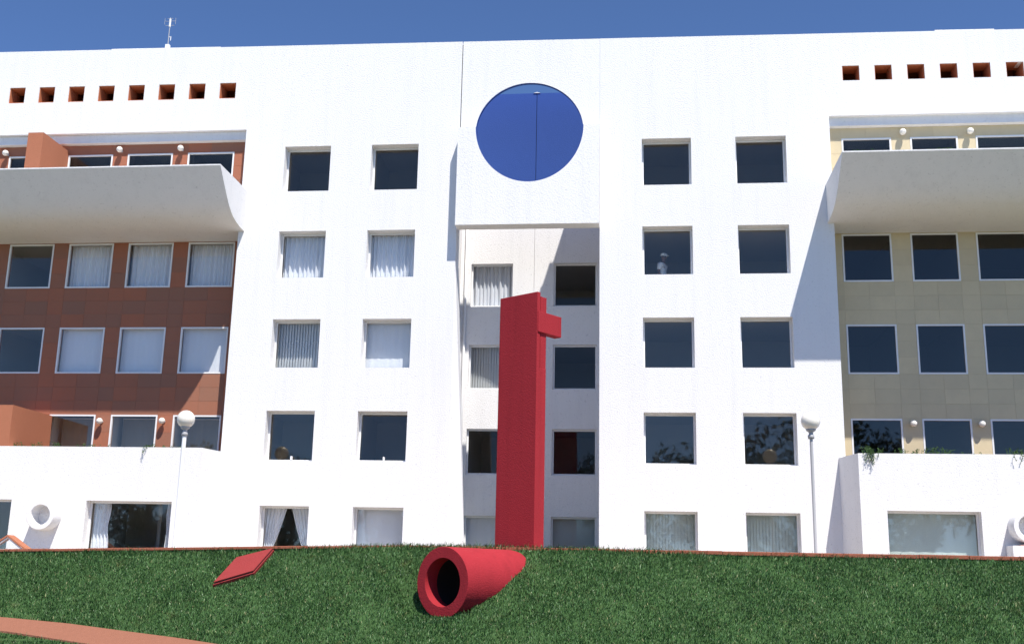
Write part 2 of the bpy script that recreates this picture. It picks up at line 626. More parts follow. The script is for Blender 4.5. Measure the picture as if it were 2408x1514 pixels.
def radial_plate(x0, x1, z0, z1, r, cz, a0, a1, yf, yb, rz=None, ox=0.0):
    """plate with a round opening (centre x = 0, z = cz), between two angles"""
    corners = [math.atan2(z - cz, x) % (2 * math.pi) for x in (x0, x1) for z in (z0, z1)]
    n = 96
    angs = [a0 + (a1 - a0) * k / n for k in range(n + 1)]
    angs += [c for c in corners if a0 + 1e-6 < c < a1 - 1e-6]
    angs = sorted(set(angs))
    inn, out = [], []
    for a in angs:
        c, s = math.cos(a), math.sin(a)
        ts = []
        if c > 1e-9:
            ts.append(x1 / c)
        if c < -1e-9:
            ts.append(x0 / c)
        if s > 1e-9:
            ts.append((z1 - cz) / s)
        if s < -1e-9:
            ts.append((z0 - cz) / s)
        t = min(t for t in ts if t > 0)
        inn.append((ox + r * c, cz + (rz or r) * s))
        out.append((t * c, cz + t * s))
    mb = MB()
    for k in range(len(angs) - 1):
        i0, i1, o0, o1 = inn[k], inn[k + 1], out[k], out[k + 1]
        mb.quad((i0[0], yf, i0[1]), (o0[0], yf, o0[1]), (o1[0], yf, o1[1]), (i1[0], yf, i1[1]))
        mb.quad((i0[0], yb, i0[1]), (i1[0], yb, i1[1]), (o1[0], yb, o1[1]), (o0[0], yb, o0[1]))
        mb.quad((i0[0], yf, i0[1]), (i1[0], yf, i1[1]), (i1[0], yb, i1[1]), (i0[0], yb, i0[1]))
        mb.quad((o0[0], yf, o0[1]), (o0[0], yb, o0[1]), (o1[0], yb, o1[1]), (o1[0], yf, o1[1]))
    for k in ((0, -1) if a1 - a0 < 6 else ()):
        i0, o0 = inn[k], out[k]
        mb.quad((i0[0], yf, i0[1]), (o0[0], yf, o0[1]), (o0[0], yb, o0[1]), (i0[0], yb, i0[1]))
    return mb


HC = 10.88
mb = radial_plate(-2.30, 2.33, 7.75, 14.2, 1.80, HC, 0, 2 * math.pi, 0.006, 0.12, 1.76)
mb.v = [roofwarp(p) for p in mb.v]
screen = part(mb, 'screen_wall', 'white_stucco')
screen['label'] = 'white screen wall pierced by a large round opening'
mb = radial_plate(-2.30, 2.328, 7.52, 11.02, 1.768, HC, math.pi, 2 * math.pi, -0.52, 0.004, 1.93, 0.052)
part(mb, 'screen_box', 'white_stucco')
# painted lining of the round opening
ln = MB()
for k in range(96):
    a, b = 2 * math.pi * k / 96, 2 * math.pi * (k + 1) / 96
    up = k < 48
    y0, y1, ro, ri = (0.012 if up else -0.512), 0.118, 1.802, 1.785
    kz = 1.762 / 1.80 if up else 1.932 / 1.80
    kx, ox = (1.0, 0.0) if up else (1.77 / 1.80, 0.052)
    P4 = [(ox + q * kx * math.cos(t), HC + q * kz * math.sin(t)) for t in (a, b) for q in (ro, ri)]
    y1 = 0.118 if up else 0.002
    ln.quad((P4[1][0], y0, P4[1][1]), (P4[3][0], y0, P4[3][1]), (P4[3][0], y1, P4[3][1]), (P4[1][0], y1, P4[1][1]))
    ln.quad((P4[0][0], y0, P4[0][1]), (P4[2][0], y0, P4[2][1]), (P4[3][0], y0, P4[3][1]), (P4[1][0], y0, P4[1][1]))
part(ln, 'opening_lining', 'blue_paint')

# recessed bay behind the screen
RB = 4.1
RCOLS = [(-2.42, -0.90), (0.58, 2.13)]
holesB = [(c[0], c[1], r[0], r[1]) for c in RCOLS for r in ROWS[1:]]
part(holed_wall(-2.80, -0.135, -3.6, 9.6, holesB, RB, RB + 0.4), 'bay_wall', 'white_stucco')
part(holed_wall(-0.125, 2.55, -3.6, 9.6, holesB, RB, RB + 0.4), 'bay_wall', 'white_stucco')
part(MB().box(-2.80, -0.14, RB + 0.002, RB + 0.35, 9.6, 14.17), 'blue_wall', 'blue_paint')
part(MB().box(-0.12, 2.55, RB + 0.002, RB + 0.35, 9.6, 14.17), 'blue_wall', 'blue_paint')
part(MB().box(-0.16, -0.10, RB + 0.05, RB + 0.3, 9.6, 14.1), 'joint_filler', 'dark_metal')
part(MB().prism([(-0.26, 14.17), (-0.13, 14.205), (0.0, 14.17)], 'y', RB - 0.03, RB + 0.3), 'joint_cap', 'white_paint')
part(MB().box(-3.1, -2.80, 0.70, RB + 0.4, -3.6, 14.1), 'bay_side_wall', 'white_stucco')
part(MB().box(2.46, 2.76, YW + 0.002, RB + 0.4, -3.6, 14.1), 'bay_side_wall', 'white_stucco')
part(MB().box(2.345, 2.72, YW, 0.9, -3.6, 14.1), 'pier', 'white_stucco')
part(MB().box(-3.05, -2.345, YW, 0.72, -3.6, 14.1), 'pier', 'white_stucco')
part(MB().tube([(-2.60, RB - 0.06, -3.1), (-2.60, RB - 0.06, 9.4)], [0.045, 0.045], 10), 'downpipe', 'white_paint', smooth=True)
# tapering buttress on the left jamb of the bay
bt = MB()
P0, P1, P2 = (-2.335, 0.012, 6.4), (-2.335, 0.012, -3.5), (-1.80, 0.55, -3.5)
Q0, Q2 = (-2.335, 0.72, 6.4), (-2.335, 0.72, -3.5)
bt.quad(P0, P1, P2).quad(P0, P2, Q0).quad(Q0, P2, Q2).quad(P1, Q2, P2).quad(P0, Q0, Q2, P1)
part(bt, 'buttress', 'white_stucco')
# dark gap filler of the expansion joints
part(MB().box(-2.345, -2.285, 0.08, 0.19, 11.0, 14.15), 'joint_filler', 'dark_metal')

# roof upstands, roof slabs
part(MB().prism([(-14.9, 14.30), (-10.9, 14.27), (-10.9, 14.355), (-14.9, 14.405)], 'y', 0.05, 0.40), 'roof_upstand', 'white_stucco')
part(MB().prism([(13.2, 14.02), (15.05, 14.0), (15.05, 14.10), (13.2, 14.125)], 'y', 0.05, 0.40), 'roof_upstand', 'white_stucco')
part(MB().box(XL, -2.82, YW + 0.001, 9.0, 13.5, 13.7), 'roof', 'room_plaster')
part(MB().box(2.78, XR, YW + 0.001, 9.0, 13.5, 13.7), 'roof', 'room_plaster')
part(MB().box(-2.82, 2.78, RB + 0.41, 9.0, 13.5, 13.7), 'roof', 'room_plaster')

# terracotta lined square openings near the roof
for k, (a, b, c, d) in enumerate(SQ_L + SQ_R):
    s = 0.0103 * (a + b) / 2 * 0.53
    c2, d2 = c - s, d - s
    t = 0.02
    mb = MB()
    y0, y1, y2 = 0.03, 0.62, 1.3
    mb.box(a - 0.004, a + t, y0, y1, c2 - 0.01, d2 + 0.01)
    mb.box(b - t, b + 0.004, y0, y1, c2 - 0.01, d2 + 0.01)
    mb.box(a + t, b - t, y0, y1, d2 - t + 0.004, d2 + 0.02)
    mb.box(a + t, b - t, y0, y1, c2 - 0.02, c2 + t - 0.004)
    mb.box(a - 0.3, b + 0.3, y2, y2 + 0.05, c2 - 0.3, d2 + 0.5)
    mb.box(a - 0.35, a - 0.3, y1 - 0.1, y2, c2 - 0.3, d2 + 0.5)
    mb.box(b + 0.3, b + 0.35, y1 - 0.1, y2, c2 - 0.3, d2 + 0.5)
    part(mb, 'opening_lining', 'opening_stucco')

# interiors: floors, dark rooms
def rooms(x0, x1, y0, floors, parts_x, top=None):
    mb = MB()
    yb = y0 + 5.0
    for z in floors:
        mb.box(x0, x1, y0 + 0.01, yb, z - 0.22, z)
    mb.box(x0 - 0.1, x1 + 0.1, yb, yb + 0.2, -3.6, 13.5)
    for x in parts_x:
        mb.box(x - 0.06, x + 0.06, y0 + 0.02, yb - 0.01, -3.55, 13.48)
    part(mb, 'room_shell', 'room_plaster')


FL = [11.9, 8.15, 5.15, 2.15, -0.85, -3.3]
rooms(-9.6, -2.86, YW, FL, [-9.55, -6.0, -3.12])
rooms(2.82, 9.6, YW, FL, [2.88, 6.0, 9.55])
rooms(-2.75, 2.5, RB + 0.4, FL, [-2.68, -0.13, 2.44])
rooms(XL, -9.75, 1.32, [8.0, 5.15, 2.15, -0.25, -3.3], [-19.5, -16.5, -14.3, -12.1, -9.8])
rooms(9.75, XR, 1.32, [8.0, 5.15, 2.15, -0.25, -3.3], [9.8, 12.0, 14.0, 17.5])

# ------------------------------------------------------------------ windows
_cache = {}


def frame_mesh(w, h, bw, d):
    key = ('f', round(w, 3), round(h, 3), bw, d)
    if key not in _cache:
        _cache[key] = MB().box(0, bw, 0, d, 0, h).box(w - bw, w, 0, d, 0, h).box(bw, w - bw, 0, d, 0, bw).box(
            bw, w - bw, 0, d, h - bw, h).mesh('window_frame')
    return _cache[key]


def pane_mesh(w, h, mt):
    key = ('p', round(w, 3), round(h, 3), mt)
    if key not in _cache:
        _cache[key] = MB().box(0, w, 0, 0.008, 0, h).mesh('pane')
    return _cache[key]


def window(x0, x1, z0, z1, y, bw=0.055, d=0.06, mt='window_glass', mull=False, tilt=0.0):
    """frame (the window itself) with its pane as sub-part"""
    w, h = x1 - x0, z1 - z0
    f = link('window', frame_mesh(w, h, bw, d), 'white_paint', bld, Vector((x0, y, z0)) + OFF)
    p = link('pane', pane_mesh(w - 2 * bw + 0.02, h - 2 * bw + 0.02, mt), mt, f, (bw - 0.01, d * 0.6, bw - 0.01))
    if tilt:
        f.rotation_euler = (tilt, 0, 0)
    return f


def cloth_mesh(w, h, fn, nx, nz):
    mb = MB()
    for k in range(nz + 1):
        for i in range(nx + 1):
            mb.v.append(fn(i / nx, k / nz))
    for k in range(nz):
        for i in range(nx):
            a = k * (nx + 1) + i
            mb.f.append((a, a + 1, a + nx + 2, a + nx + 1))
    return mb


def curtain(x0, x1, z0, z1, y, style, label, mt='curtain_cloth', ang=0.3, group='curtains and blinds behind the windows', seed=0):
    rnd = random.Random(seed)
    w, h = x1 - x0, z1 - z0
    o = empty('curtain' if style in ('pleat', 'tied', 'side', 'sheet') else 'window_blind', (x0, y, z0))
    tag(o, label, 'curtain' if style in ('pleat', 'tied', 'side', 'sheet') else 'blind', group)
    rail = MB().box(0.01, w - 0.01, -0.015, 0.02, h - 0.03, h)
    build(rail, 'rail', 'white_paint', o)
    if style == 'pleat':
        ph = [rnd.uniform(0, 6.28) for _ in range(4)]
        fn = lambda u, v: (0.02 + u * (w - 0.04), 0.045 * math.sin(u * w / 0.155 * 6.283 + 1.2 * math.sin(u * 9 + ph[0])) +
                           0.02 * math.sin(u * w / 0.31 * 6.283 + ph[1]) + 0.01 * math.sin(v * 5 + u * 20), v * (h - 0.02))
        build(cloth_mesh(w, h, fn, 150, 8), 'cloth', mt, o, smooth=True)
    elif style == 'vertical':
        n = int(w / 0.092)
        ms = MB()
        for i in range(n):
            cx = (i + 0.5) * w / n
            a = ang + rnd.uniform(-0.05, 0.05)
            dx, dy = 0.050 * math.cos(a), 0.050 * math.sin(a)
            ms.quad((cx - dx, -dy, 0.01), (cx + dx, dy, 0.01), (cx + dx, dy, h - 0.03), (cx - dx, -dy, h - 0.03))
        build(ms, 'slats', mt, o)
    elif style == 'roller':
        n = 24
        fn = lambda u, v: (0.01 + u * (w - 0.02), 0.004 * math.sin(u * 40) + 0.012 * math.sin(v * 3.1), v * (h - 0.02))
        build(cloth_mesh(w, h, fn, 60, 6), 'cloth', mt, o, smooth=True)
    elif style == 'sheet':
        fn = lambda u, v: (0.01 + u * (w - 0.02), 0.03 * math.sin(u * 7 + 2 * v) + 0.05 * max(0, 0.35 - v) * math.sin(u * 11 + 4 * v) +
                           0.03 * math.exp(-((u - 0.12 - 0.1 * (1 - v)) / 0.03) ** 2), v * (h - 0.02))
        build(cloth_mesh(w, h, fn, 70, 20), 'cloth', mt, o, smooth=True)
    elif style == 'tied':
        for s in (0, 1):
            def fn(u, v, s=s):
                full = 0.43 * w + 0.02
                wid = full * (0.40 + 0.60 * v ** 0.9) * (0.55 if v < 0.0 else 1.0)
                edge = 0.455 * w * (v ** 0.85) + 0.07 * w * (1 - v)
                # leading edge runs from the middle at the top to the jamb at the bottom
                lead = 0.02 + (0.455 * w - 0.02) * (v ** 0.8) + 0.13 * (1 - v)
                x = 0.01 + u * (lead - 0.01)
                yv = 0.03 * math.sin(u * 38 + 0.6 * math.sin(v * 4)) * (0.4 + 0.6 * (1 - v))
                return ((x if s == 0 else w - x), yv, v * (h - 0.02))
            build(cloth_mesh(w, h, fn, 60, 16), 'cloth', mt, o, smooth=True)
    elif style == 'side':
        for s in (0, 1):
            def fn(u, v, s=s):
                x = 0.02 + u * 0.20 * w * (1.0 + 0.06 * math.sin(v * 9 + s)) * (0.55 if s else 1.0)
                yv = 0.04 * math.sin(u * 30 + 0.4 * math.sin(v * 3))
                return ((x if s == 0 else w - x), yv, v * (h - 0.02))
            build(cloth_mesh(w, h, fn, 60, 10), 'cloth', mt, o, smooth=True)
    return o


ROWNAME = ['top row', 'second row from the top', 'middle row', 'row above the ground floor', 'ground floor row']
YG = 0.34
for cols in (COLS_L, COLS_R):
    for ci, c in enumerate(cols):
        for ri, r in enumerate(ROWS):
            opened = cols is COLS_L and ci == 1 and ri == 3
            window(c[0] + 0.004, c[1] - 0.004, r[0] + 0.004, r[1] - 0.004, YG - (0.10 if opened else 0.0),
                   tilt=math.radians(-4) if opened else 0.0)
for ci, c in enumerate(RCOLS):
    for ri, r in enumerate(ROWS[1:]):
        window(c[0] + 0.004, c[1] - 0.004, r[0] + 0.004, r[1] - 0.004, RB + 0.12, mt='bay_glass')
# window catches on two sashes
for x in (-7.45, -4.45):
    part(MB().box(x - 0.02, x + 0.02, YG - 0.14, YG - 0.02, 0.015, 0.13), 'window_catch', 'white_paint')

YC = 0.58
A, Bc = COLS_L
curtain(A[0], A[1], *ROWS[1], YC, 'pleat', 'white pleated curtain in left wing, outer window column, second row from top', seed=1)
curtain(Bc[0], Bc[1], *ROWS[1], YC, 'pleat', 'white pleated curtain in left wing, inner window column, second row from top', seed=2)
curtain(A[0], A[1], *ROWS[2], YC, 'vertical', 'white vertical slat blind in left wing, outer window column, middle row', 'blind_cloth', ang=-0.45, seed=3)
curtain(Bc[0], Bc[1], *ROWS[2], YC, 'roller', 'plain white blind in left wing, inner window column, middle row', 'curtain_cloth', seed=4)
curtain(A[0], A[1], *ROWS[4], YC, 'tied', 'pair of white curtains parted like a tent in ground floor window', seed=5)
curtain(Bc[0], Bc[1], *ROWS[4], YC, 'sheet', 'plain white cloth hung across ground floor window left of the red tower', seed=6)
C_, D_ = COLS_R
curtain(C_[0], C_[1], *ROWS[4], YC, 'vertical', 'pale green slat blind in ground floor window right of the recessed bay', 'green_blind', seed=7)
curtain(D_[0], D_[1], *ROWS[4], YC, 'vertical', 'pale green slat blind in ground floor window beside the right lamp post', 'green_blind', seed=8)
yb_ = RB + 0.36
curtain(RCOLS[0][0], RCOLS[0][1], *ROWS[1], yb_, 'pleat', 'white pleated curtain in recessed bay beside the top of the red tower', seed=9)
curtain(RCOLS[0][0], RCOLS[0][1], *ROWS[2], yb_, 'vertical', 'white slat blind in recessed bay, half hidden left of the red tower', 'blind_cloth', ang=-0.45, seed=10)
curtain(RCOLS[0][0], RCOLS[0][1], *ROWS[4], yb_, 'roller', 'plain white blind in ground floor bay window left of the red tower', seed=11)
curtain(RCOLS[1][0], RCOLS[1][1], *ROWS[4], yb_, 'vertical', 'pale green slat blind in ground floor bay window right of the red tower', 'green_blind', seed=12)

# ------------------------------------------------------------------ clad walls in the recesses
WX_L = [(-20.6, -18.94), (-18.40, -16.75), (-16.20, -14.57), (-14.03, -12.40), (-11.86, -10.20)]
WX_R = [(10.12, 11.68), (12.27, 13.75), (14.30, 15.85), (16.4, 17.9)]
YB = 1.10


def clad(side, wx, mt):
    x0, x1 = (XL, -9.55) if side < 0 else (9.55, XR)
    # lower storeys
    wins = [(a, b, r[0], r[1]) for a, b in wx for r in (ROWS[1], ROWS[2])] + [(a, b, -0.2, 1.55) for a, b in wx]
    wall = part(holed_wall(x0, x1, -0.3, 7.9, wins, YB + 0.008, YB + 0.22), 'clad_wall', 'brown_mortar' if side < 0 else 'beige_mortar')
    xe = [x0] + [e for w in wx for e in w] + [x1]
    segs = []
    for i in range(len(xe) - 1):
        is_win = i % 2 == 1
        a, b = xe[i], xe[i + 1]
        if is_win:
            segs.append((a, (a + b) / 2, True))
            segs.append(((a + b) / 2, b, True))
        else:
            n = max(1, round((b - a) / 0.75))
            for s in range(n):
                segs.append((a + (b - a) * s / n, a + (b - a) * (s + 1) / n, False))
    bands = [(5.95, 7.55, 3, False), (7.55, 7.9, 1, True), (4.55, 5.95, 3, True), (2.95, 4.55, 3, False), (1.55, 2.95, 3, True), (-0.2, 1.55, 3, False)]
    put_tiles(wall, segs, bands, YB, mt)
    for a, b, c, d in wins:
        window(a + 0.003, b - 0.003, c + 0.003, d - 0.003, YB - 0.012, bw=0.05, d=0.08, mt='dark_glass' if side > 0 else 'window_glass')
    # top storey, set further forward
    yt = 0.36
    wins = [(a, b, 8.0, 10.55) for a, b in wx]
    wall = part(holed_wall(x0, x1, 7.95, 10.90, wins, yt + 0.008, yt + 0.22), 'clad_wall', 'brown_mortar' if side < 0 else 'beige_mortar')
    put_tiles(wall, segs, [(8.0, 10.55, 5, False), (10.55, 10.9, 1, True)], yt, mt)
    for a, b, c, d in wins:
        window(a + 0.003, b - 0.003, c + 0.003, d - 0.003, yt - 0.012, bw=0.05, d=0.08, mt='dark_glass')
    # lintel beam and slab behind the parapet wall
    part(MB().box(x0, x1, 0.15, 0.60, 10.903, 11.199), 'lintel', 'white_stucco')
    part(MB().box(x0, x1, 0.61, 6.0, 11.0, 11.3), 'slab', 'room_plaster')


def put_tiles(wall, segs, bands, y, mt):
    for z0, z1, n, full in bands:
        for s in range(n):
            c, d = z0 + (z1 - z0) * s / n, z0 + (z1 - z0) * (s + 1) / n
            for a, b, w in segs:
                if w and not full:
                    continue
                g = 0.003
                key = ('t', round(b - a, 2), round(d - c, 3), mt)
                if key not in _cache:
                    W, H = b - a - 2 * g, d - c - 2 * g
                    _cache[key] = MB().box(0, W, 0, 0.044, 0, H).mesh('tile')
                link('tile', _cache[key], mt, wall, Vector((a + g, y + random.uniform(-0.002, 0.0), c + g)) + OFF)


clad(-1, WX_L, 'brown_stone')
clad(1, WX_R, 'beige_stone')

for k, (a, b) in enumerate(WX_L[2:]):
    nm = ['left', 'middle', 'right'][k]
    curtain(a, b, *ROWS[1], YB + 0.30, 'pleat', 'thin curtain under the left balcony, %s one of three' % nm, seed=20 + k)
    curtain(a, b, *ROWS[2], YB + 0.24, 'roller', 'pale drawn blind in brown wall middle row, %s one of three' % nm, 'curtain_cloth', seed=30 + k)

for k, (a, b) in enumerate(WX_L[2:]):
    curtain(a, b, -0.2, 1.55, YB + 0.9, 'roller', 'drab olive screen behind the window over left planter, %s one of three' % ['left', 'middle', 'right'][k], 'drab_olive', seed=50 + k)

# ------------------------------------------------------------------ balconies
PROFILE = [(0.0, 7.57), (0.14, 7.585), (0.28, 7.63), (0.40, 7.70), (0.50, 7.80), (0.60, 7.96), (0.70, 8.18), (0.80, 8.43), (0.90, 8.69), (1.0, 8.95)]


def balcony(side, depth, k=1.0):
    xe = 9.5 * side
    xo = XL if side < 0 else XR
    pts = [(-u * depth, 7.57 + (z - 7.57) * k) for u, z in PROFILE]
    zt = pts[-1][1] + 0.04
    # dense smooth curve
    outer = []
    for k in range(len(pts) - 1):
        p0, p1, p2, p3 = pts[max(k - 1, 0)], pts[k], pts[k + 1], pts[min(k + 2, len(pts) - 1)]
        for s in range(4):
            t = s / 4
            q = []
            for i in (0, 1):
                q.append(0.5 * (2 * p1[i] + (p2[i] - p0[i]) * t + (2 * p0[i] - 5 * p1[i] + 4 * p2[i] - p3[i]) * t * t +
                                (3 * p1[i] - p0[i] - 3 * p2[i] + p3[i]) * t ** 3))
            outer.append(tuple(q))
    outer.append(pts[-1])
    outer[0] = (-0.003, outer[0][1])
    outer.append((-depth, zt))
    inner = [(-depth + 0.14, zt), (-depth * 0.80, 8.58), (-depth * 0.55, 8.09), (-0.003, 8.06)]
    mb = MB()
    xi = xe + side * 0.18
    mb.prism(outer + inner, 'x', min(xi, xo), max(xi, xo))
    b = part(mb, 'balcony', 'white_stucco')
    b['label'] = 'white balcony with a concave curved underside'
    side_poly = outer + [(-0.003, zt)]
    part(MB().prism(side_poly, 'x', min(xe, xi - side * 0.001), max(xe, xi - side * 0.001)), 'side_panel', 'white_stucco', b)
    # floor slab running back to the recessed wall
    a0, a1 = (XL, -9.703) if side < 0 else (9.703, XR)
    part(MB().box(a0, a1, 0.0, YB + 0.2, 7.575, 7.95), 'slab', 'white_stucco')
    return b


balL = balcony(-1, 2.48)
balR = balcony(1, 2.78, 0.915)
# terracotta dividing wall on the left balcony
part(MB().box(-16.75, -16.21, -1.34, 0.34, 8.07, 10.70), 'dividing_wall', 'orange_stucco')

# ------------------------------------------------------------------ ground floor blocks with planters
def podium(side):
    s = side
    xf, xw, xo = 9.80 * s, 9.50 * s, (XL if s < 0 else XR)
    yf = -1.32
    wins = [(-13.33, -10.60, -3.05, -1.45), (-19.0, -15.76, -3.05, -1.45)] if s < 0 else [(10.53, 13.09, -3.05, -1.42)]
    a, b = min(xf, xo), max(xf, xo)
    part(holed_wall(a, b, -3.6, 0.20, wins, yf, yf + 0.38), 'podium_wall', 'white_stucco')
    poly = [(xf, yf), (xw, -0.003), (xw + 0.35 * s, -0.003), (xf + 0.3 * s, yf + 0.37)]
    e = part(MB().prism(poly, 'z', -3.6, 0.199), 'podium_end', 'white_stucco')
    part(MB().box(a + 0.01, b - 0.01, yf + 0.39, 1.30, -0.55, -0.25), 'podium_roof', 'planter_paving')
    part(MB().box(a + 0.3, b - 0.3, yf + 0.385, yf + 0.75, -0.25, 0.05), 'planter_soil', 'soil')
    for w in wins:
        f = window(w[0] + 0.004, w[1] - 0.004, w[2] + 0.004, w[3] - 0.004, yf + 0.27)
    mb = MB()
    mb.box(a, b, 3.5, 3.6, -3.6, -0.56)
    mb.box(a, b, yf + 0.5, 3.5, -3.6, -3.3)
    part(mb, 'room_shell', 'room_plaster')
    # round concrete spout beside the window
    cx, cz = (-14.52, -1.93) if s < 0 else (14.22, -1.83)
    ax = Vector((0, -1, 0))
    R, r = 0.45, 0.30
    prof = [(R, 0.0), (R, 0.46), (R - 0.02, 0.485), (r + 0.02, 0.485), (r, 0.46), (r, -0.10)]
    sp = part(MB().lathe(prof, (cx, yf + 0.01, cz), 48, ax), 'vent_tube', 'white_stucco', smooth=True)
    part(MB().lathe([(r + 0.004, -0.10), (r + 0.004, -0.36), (0.0, -0.36)], (cx, yf + 0.01, cz), 32, ax), 'vent_rear', 'drab_olive', smooth=True)  # rear of the tube in a darker tone: its shade put into the colour
    md = sp.modifiers.new('edges', 'EDGE_SPLIT')
    md.split_angle = math.radians(40)


podium(-1)
podium(1)
curtain(-13.33, -10.60, -3.05, -1.45, -0.80, 'side', 'white curtains drawn to both sides of the wide ground floor window', seed=40)
curtain(10.53, 13.09, -3.05, -1.42, -0.78, 'roller', 'pale green blind filling the wide ground floor window at right', 'green_blind', seed=41)
part(MB().box(-17.0, -16.1, -1.315, YB - 0.01, 0.202, 1.50), 'dividing_wall', 'orange_stucco')
part(MB().box(-16.99, -16.11, -0.93, YB - 0.012, -0.24, 0.202), 'dividing_wall', 'orange_stucco')

# ------------------------------------------------------------------ globe wall lamps
def wall_lamp(x, y, z, label, group):
    o = empty('wall_lamp', (x, y, z))
    tag(o, label, 'wall lamp', group)
    mb = MB()
    mb.lathe([(0.05, 0.0), (0.05, 0.03), (0.025, 0.04), (0.025, 0.09)], (0, 0, 0), 12, Vector((0, -1, 0)))
    build(mb, 'mount', 'grey_metal', o, smooth=True)
    prof = [(0.105 * math.sin(t), 0.175 - 0.105 * math.cos(t)) for t in np.linspace(0, math.pi, 13)]
    build(MB().lathe(prof, (0, 0, 0), 20, Vector((0, -1, 0))), 'globe', 'lamp_globe', o, smooth=True)


G1 = 'globe lamps on the recessed walls'
wall_lamp(-18.45, 0.355, 10.62, 'white globe wall lamp above left balcony at the picture edge', G1)
wall_lamp(-14.27, 0.355, 10.66, 'white globe wall lamp above left balcony, nearer the dividing wall', G1)
wall_lamp(-12.07, 0.355, 10.66, 'white globe wall lamp above left balcony, nearest its right end', G1)
wall_lamp(12.02, 0.355, 10.67, 'white globe wall lamp above right balcony, nearest its left end', G1)
wall_lamp(14.10, 0.355, 10.65, 'white globe wall lamp above right balcony, nearer the picture edge', G1)
wall_lamp(-14.33, YB - 0.005, 1.31, 'white globe wall lamp over left planter, further from the lamp post', G1)
wall_lamp(-12.16, YB - 0.005, 1.33, 'white globe wall lamp over left planter, just left of the lamp post', G1)
wall_lamp(11.97, YB - 0.005, 1.38, 'white globe wall lamp over right planter, nearest the white wall', G1)
wall_lamp(14.00, YB - 0.005, 1.38, 'white globe wall lamp over right planter, nearer the picture edge', G1)


# ------------------------------------------------------------------ lamp posts
def lamp_post(x, y, zg, label, rad, mt):
    o = empty('lamp_post', (x, y, -3.15))
    tag(o, label, 'lamp post', 'globe lamp posts on the terrace')
    h = zg + 3.15
    build(MB().lathe([(0.0, 0.0), (0.16, 0.0), (0.16, 0.03), (rad + 0.02, 0.06), (rad, 0.10), (rad, h - 0.48)], (0, 0, 0), 16), 'pole', mt, o, smooth=True)
    hb = h - 0.48
    build(MB().lathe([(rad, hb), (0.085, hb + 0.01), (0.085, hb + 0.10), (0.06, hb + 0.12), (0.06, hb + 0.18), (0.12, hb + 0.22), (0.14, hb + 0.28), (0.0, hb + 0.28)], (0, 0, 0), 20), 'collar', 'grey_metal', o, smooth=True)
    prof = [(0.25 * math.sin(t), h - 0.25 * math.cos(t)) for t in np.linspace(0, math.pi, 25)]
    build(MB().lathe(prof, (0, 0, 0), 32), 'globe', 'lamp_globe', o, smooth=True)


lamp_post(-9.25, -4.0, 0.70, 'tall white globe lamp post before the left planter wall', 0.060, 'white_paint')
lamp_post(8.07, -4.0, 0.74, 'slim globe lamp post beside the shaded planter wall at right', 0.042, 'grey_metal')

# ------------------------------------------------------------------ red tower
TH = math.radians(34.5)
e1 = Vector((math.cos(TH), -math.sin(TH), 0))
e2 = Vector((math.sin(TH), math.cos(TH), 0))
tower = empty('red_tower', (-0.33, -4.10, -3.15))
tag(tower, 'tall dark red stucco tower with a short cross arm', 'tower')
MT = Matrix(((e1.x, e2.x, 0, 0), (e1.y, e2.y, 0, 0), (0, 0, 1, 0), (0, 0, 0, 1)))
H = 4.14 + 3.15


def tbox(name, a0, a1, b0, b1, z0, z1):
    mb = MB().box(a0, a1, b0, b1, z0, z1, MT)
    o = build(mb, name, 'red_stucco', tower)
    bevel(o, 0.012, 2)
    return o


tbox('front_slab', 0, 1.36, 0, 0.13, 0, H)
tbox('rear_slab', 0.05, 1.34, 0.17, 0.42, 0, H - 0.10)
tbox('core', 0.08, 1.26, 0.12, 0.18, 0, H - 0.16)
tbox('lower_facing', 0.9, 1.352, 0.125, 0.415, 0, H - 2.1)
tbox('cross_arm', 1.15, 1.395, 0.012, 1.02, H - 1.12, H - 0.54)

# ------------------------------------------------------------------ red tube
tube = empty('red_tube', (-1.22, -7.0, -4.35))
tag(tube, 'huge open red tube lying in the grass bank', 'tube')
az = math.radians(33.5)
ax = Vector((math.sin(az), math.cos(az), 0))
R, r = 0.84, 0.575
c0 = (0, 0, 4.35 - 3.62)
build(MB().lathe([(r, 0.03), (r, 0.004), (r + 0.004, 0.0), (R - 0.006, 0.0), (R, 0.006), (R, 0.03), (R, 2.55), (0, 2.58)], c0, 72, ax), 'shell', 'red_stucco', tube, smooth=True).modifiers.new('edges', 'EDGE_SPLIT').split_angle = math.radians(35)
build(MB().lathe([(r, 0.03), (r, 0.42)], c0, 72, ax), 'bore', 'red_stucco', tube, smooth=True)
build(MB().lathe([(r + 0.002, 0.42), (r + 0.002, 1.62), (0, 1.62)], c0, 72, ax), 'bore_rear', 'matt_black', tube, smooth=True)  # rest of the bore, plain black instead of red

# ------------------------------------------------------------------ red hatch on the bank
def on_bank(x, y, dz=0.0):
    return Vector((x, y, bank_z(x, y) + dz))


cor = [(-7.18, -6.30), (-6.28, -5.86), (-6.05, -5.06), (-6.95, -5.36)]
hatch = empty('red_hatch', on_bank(-6.6, -5.7, -0.05))
tag(hatch, 'red square hatch lying on the grass slope left of the tube', 'hatch')
hb = Vector(hatch.location)
P = [on_bank(*c) - hb for c in cor]
nrm = (P[1] - P[0]).cross(P[3] - P[0]).normalized()
ctr = sum(P, Vector()) / 4


def slab(name, inset, h0, h1, mt):
    mb = MB()
    q = [p + (ctr - p) * inset for p in P]
    lo = [p + nrm * h0 for p in q]
    hi = [p + nrm * h1 for p in q]
    mb.quad(*reversed(lo)).quad(*hi)
    for k in range(4):
        l = (k + 1) % 4
        mb.quad(lo[k], lo[l], hi[l], hi[k])
    o = build(mb, name, mt, hatch)
    bevel(o, 0.012, 2)


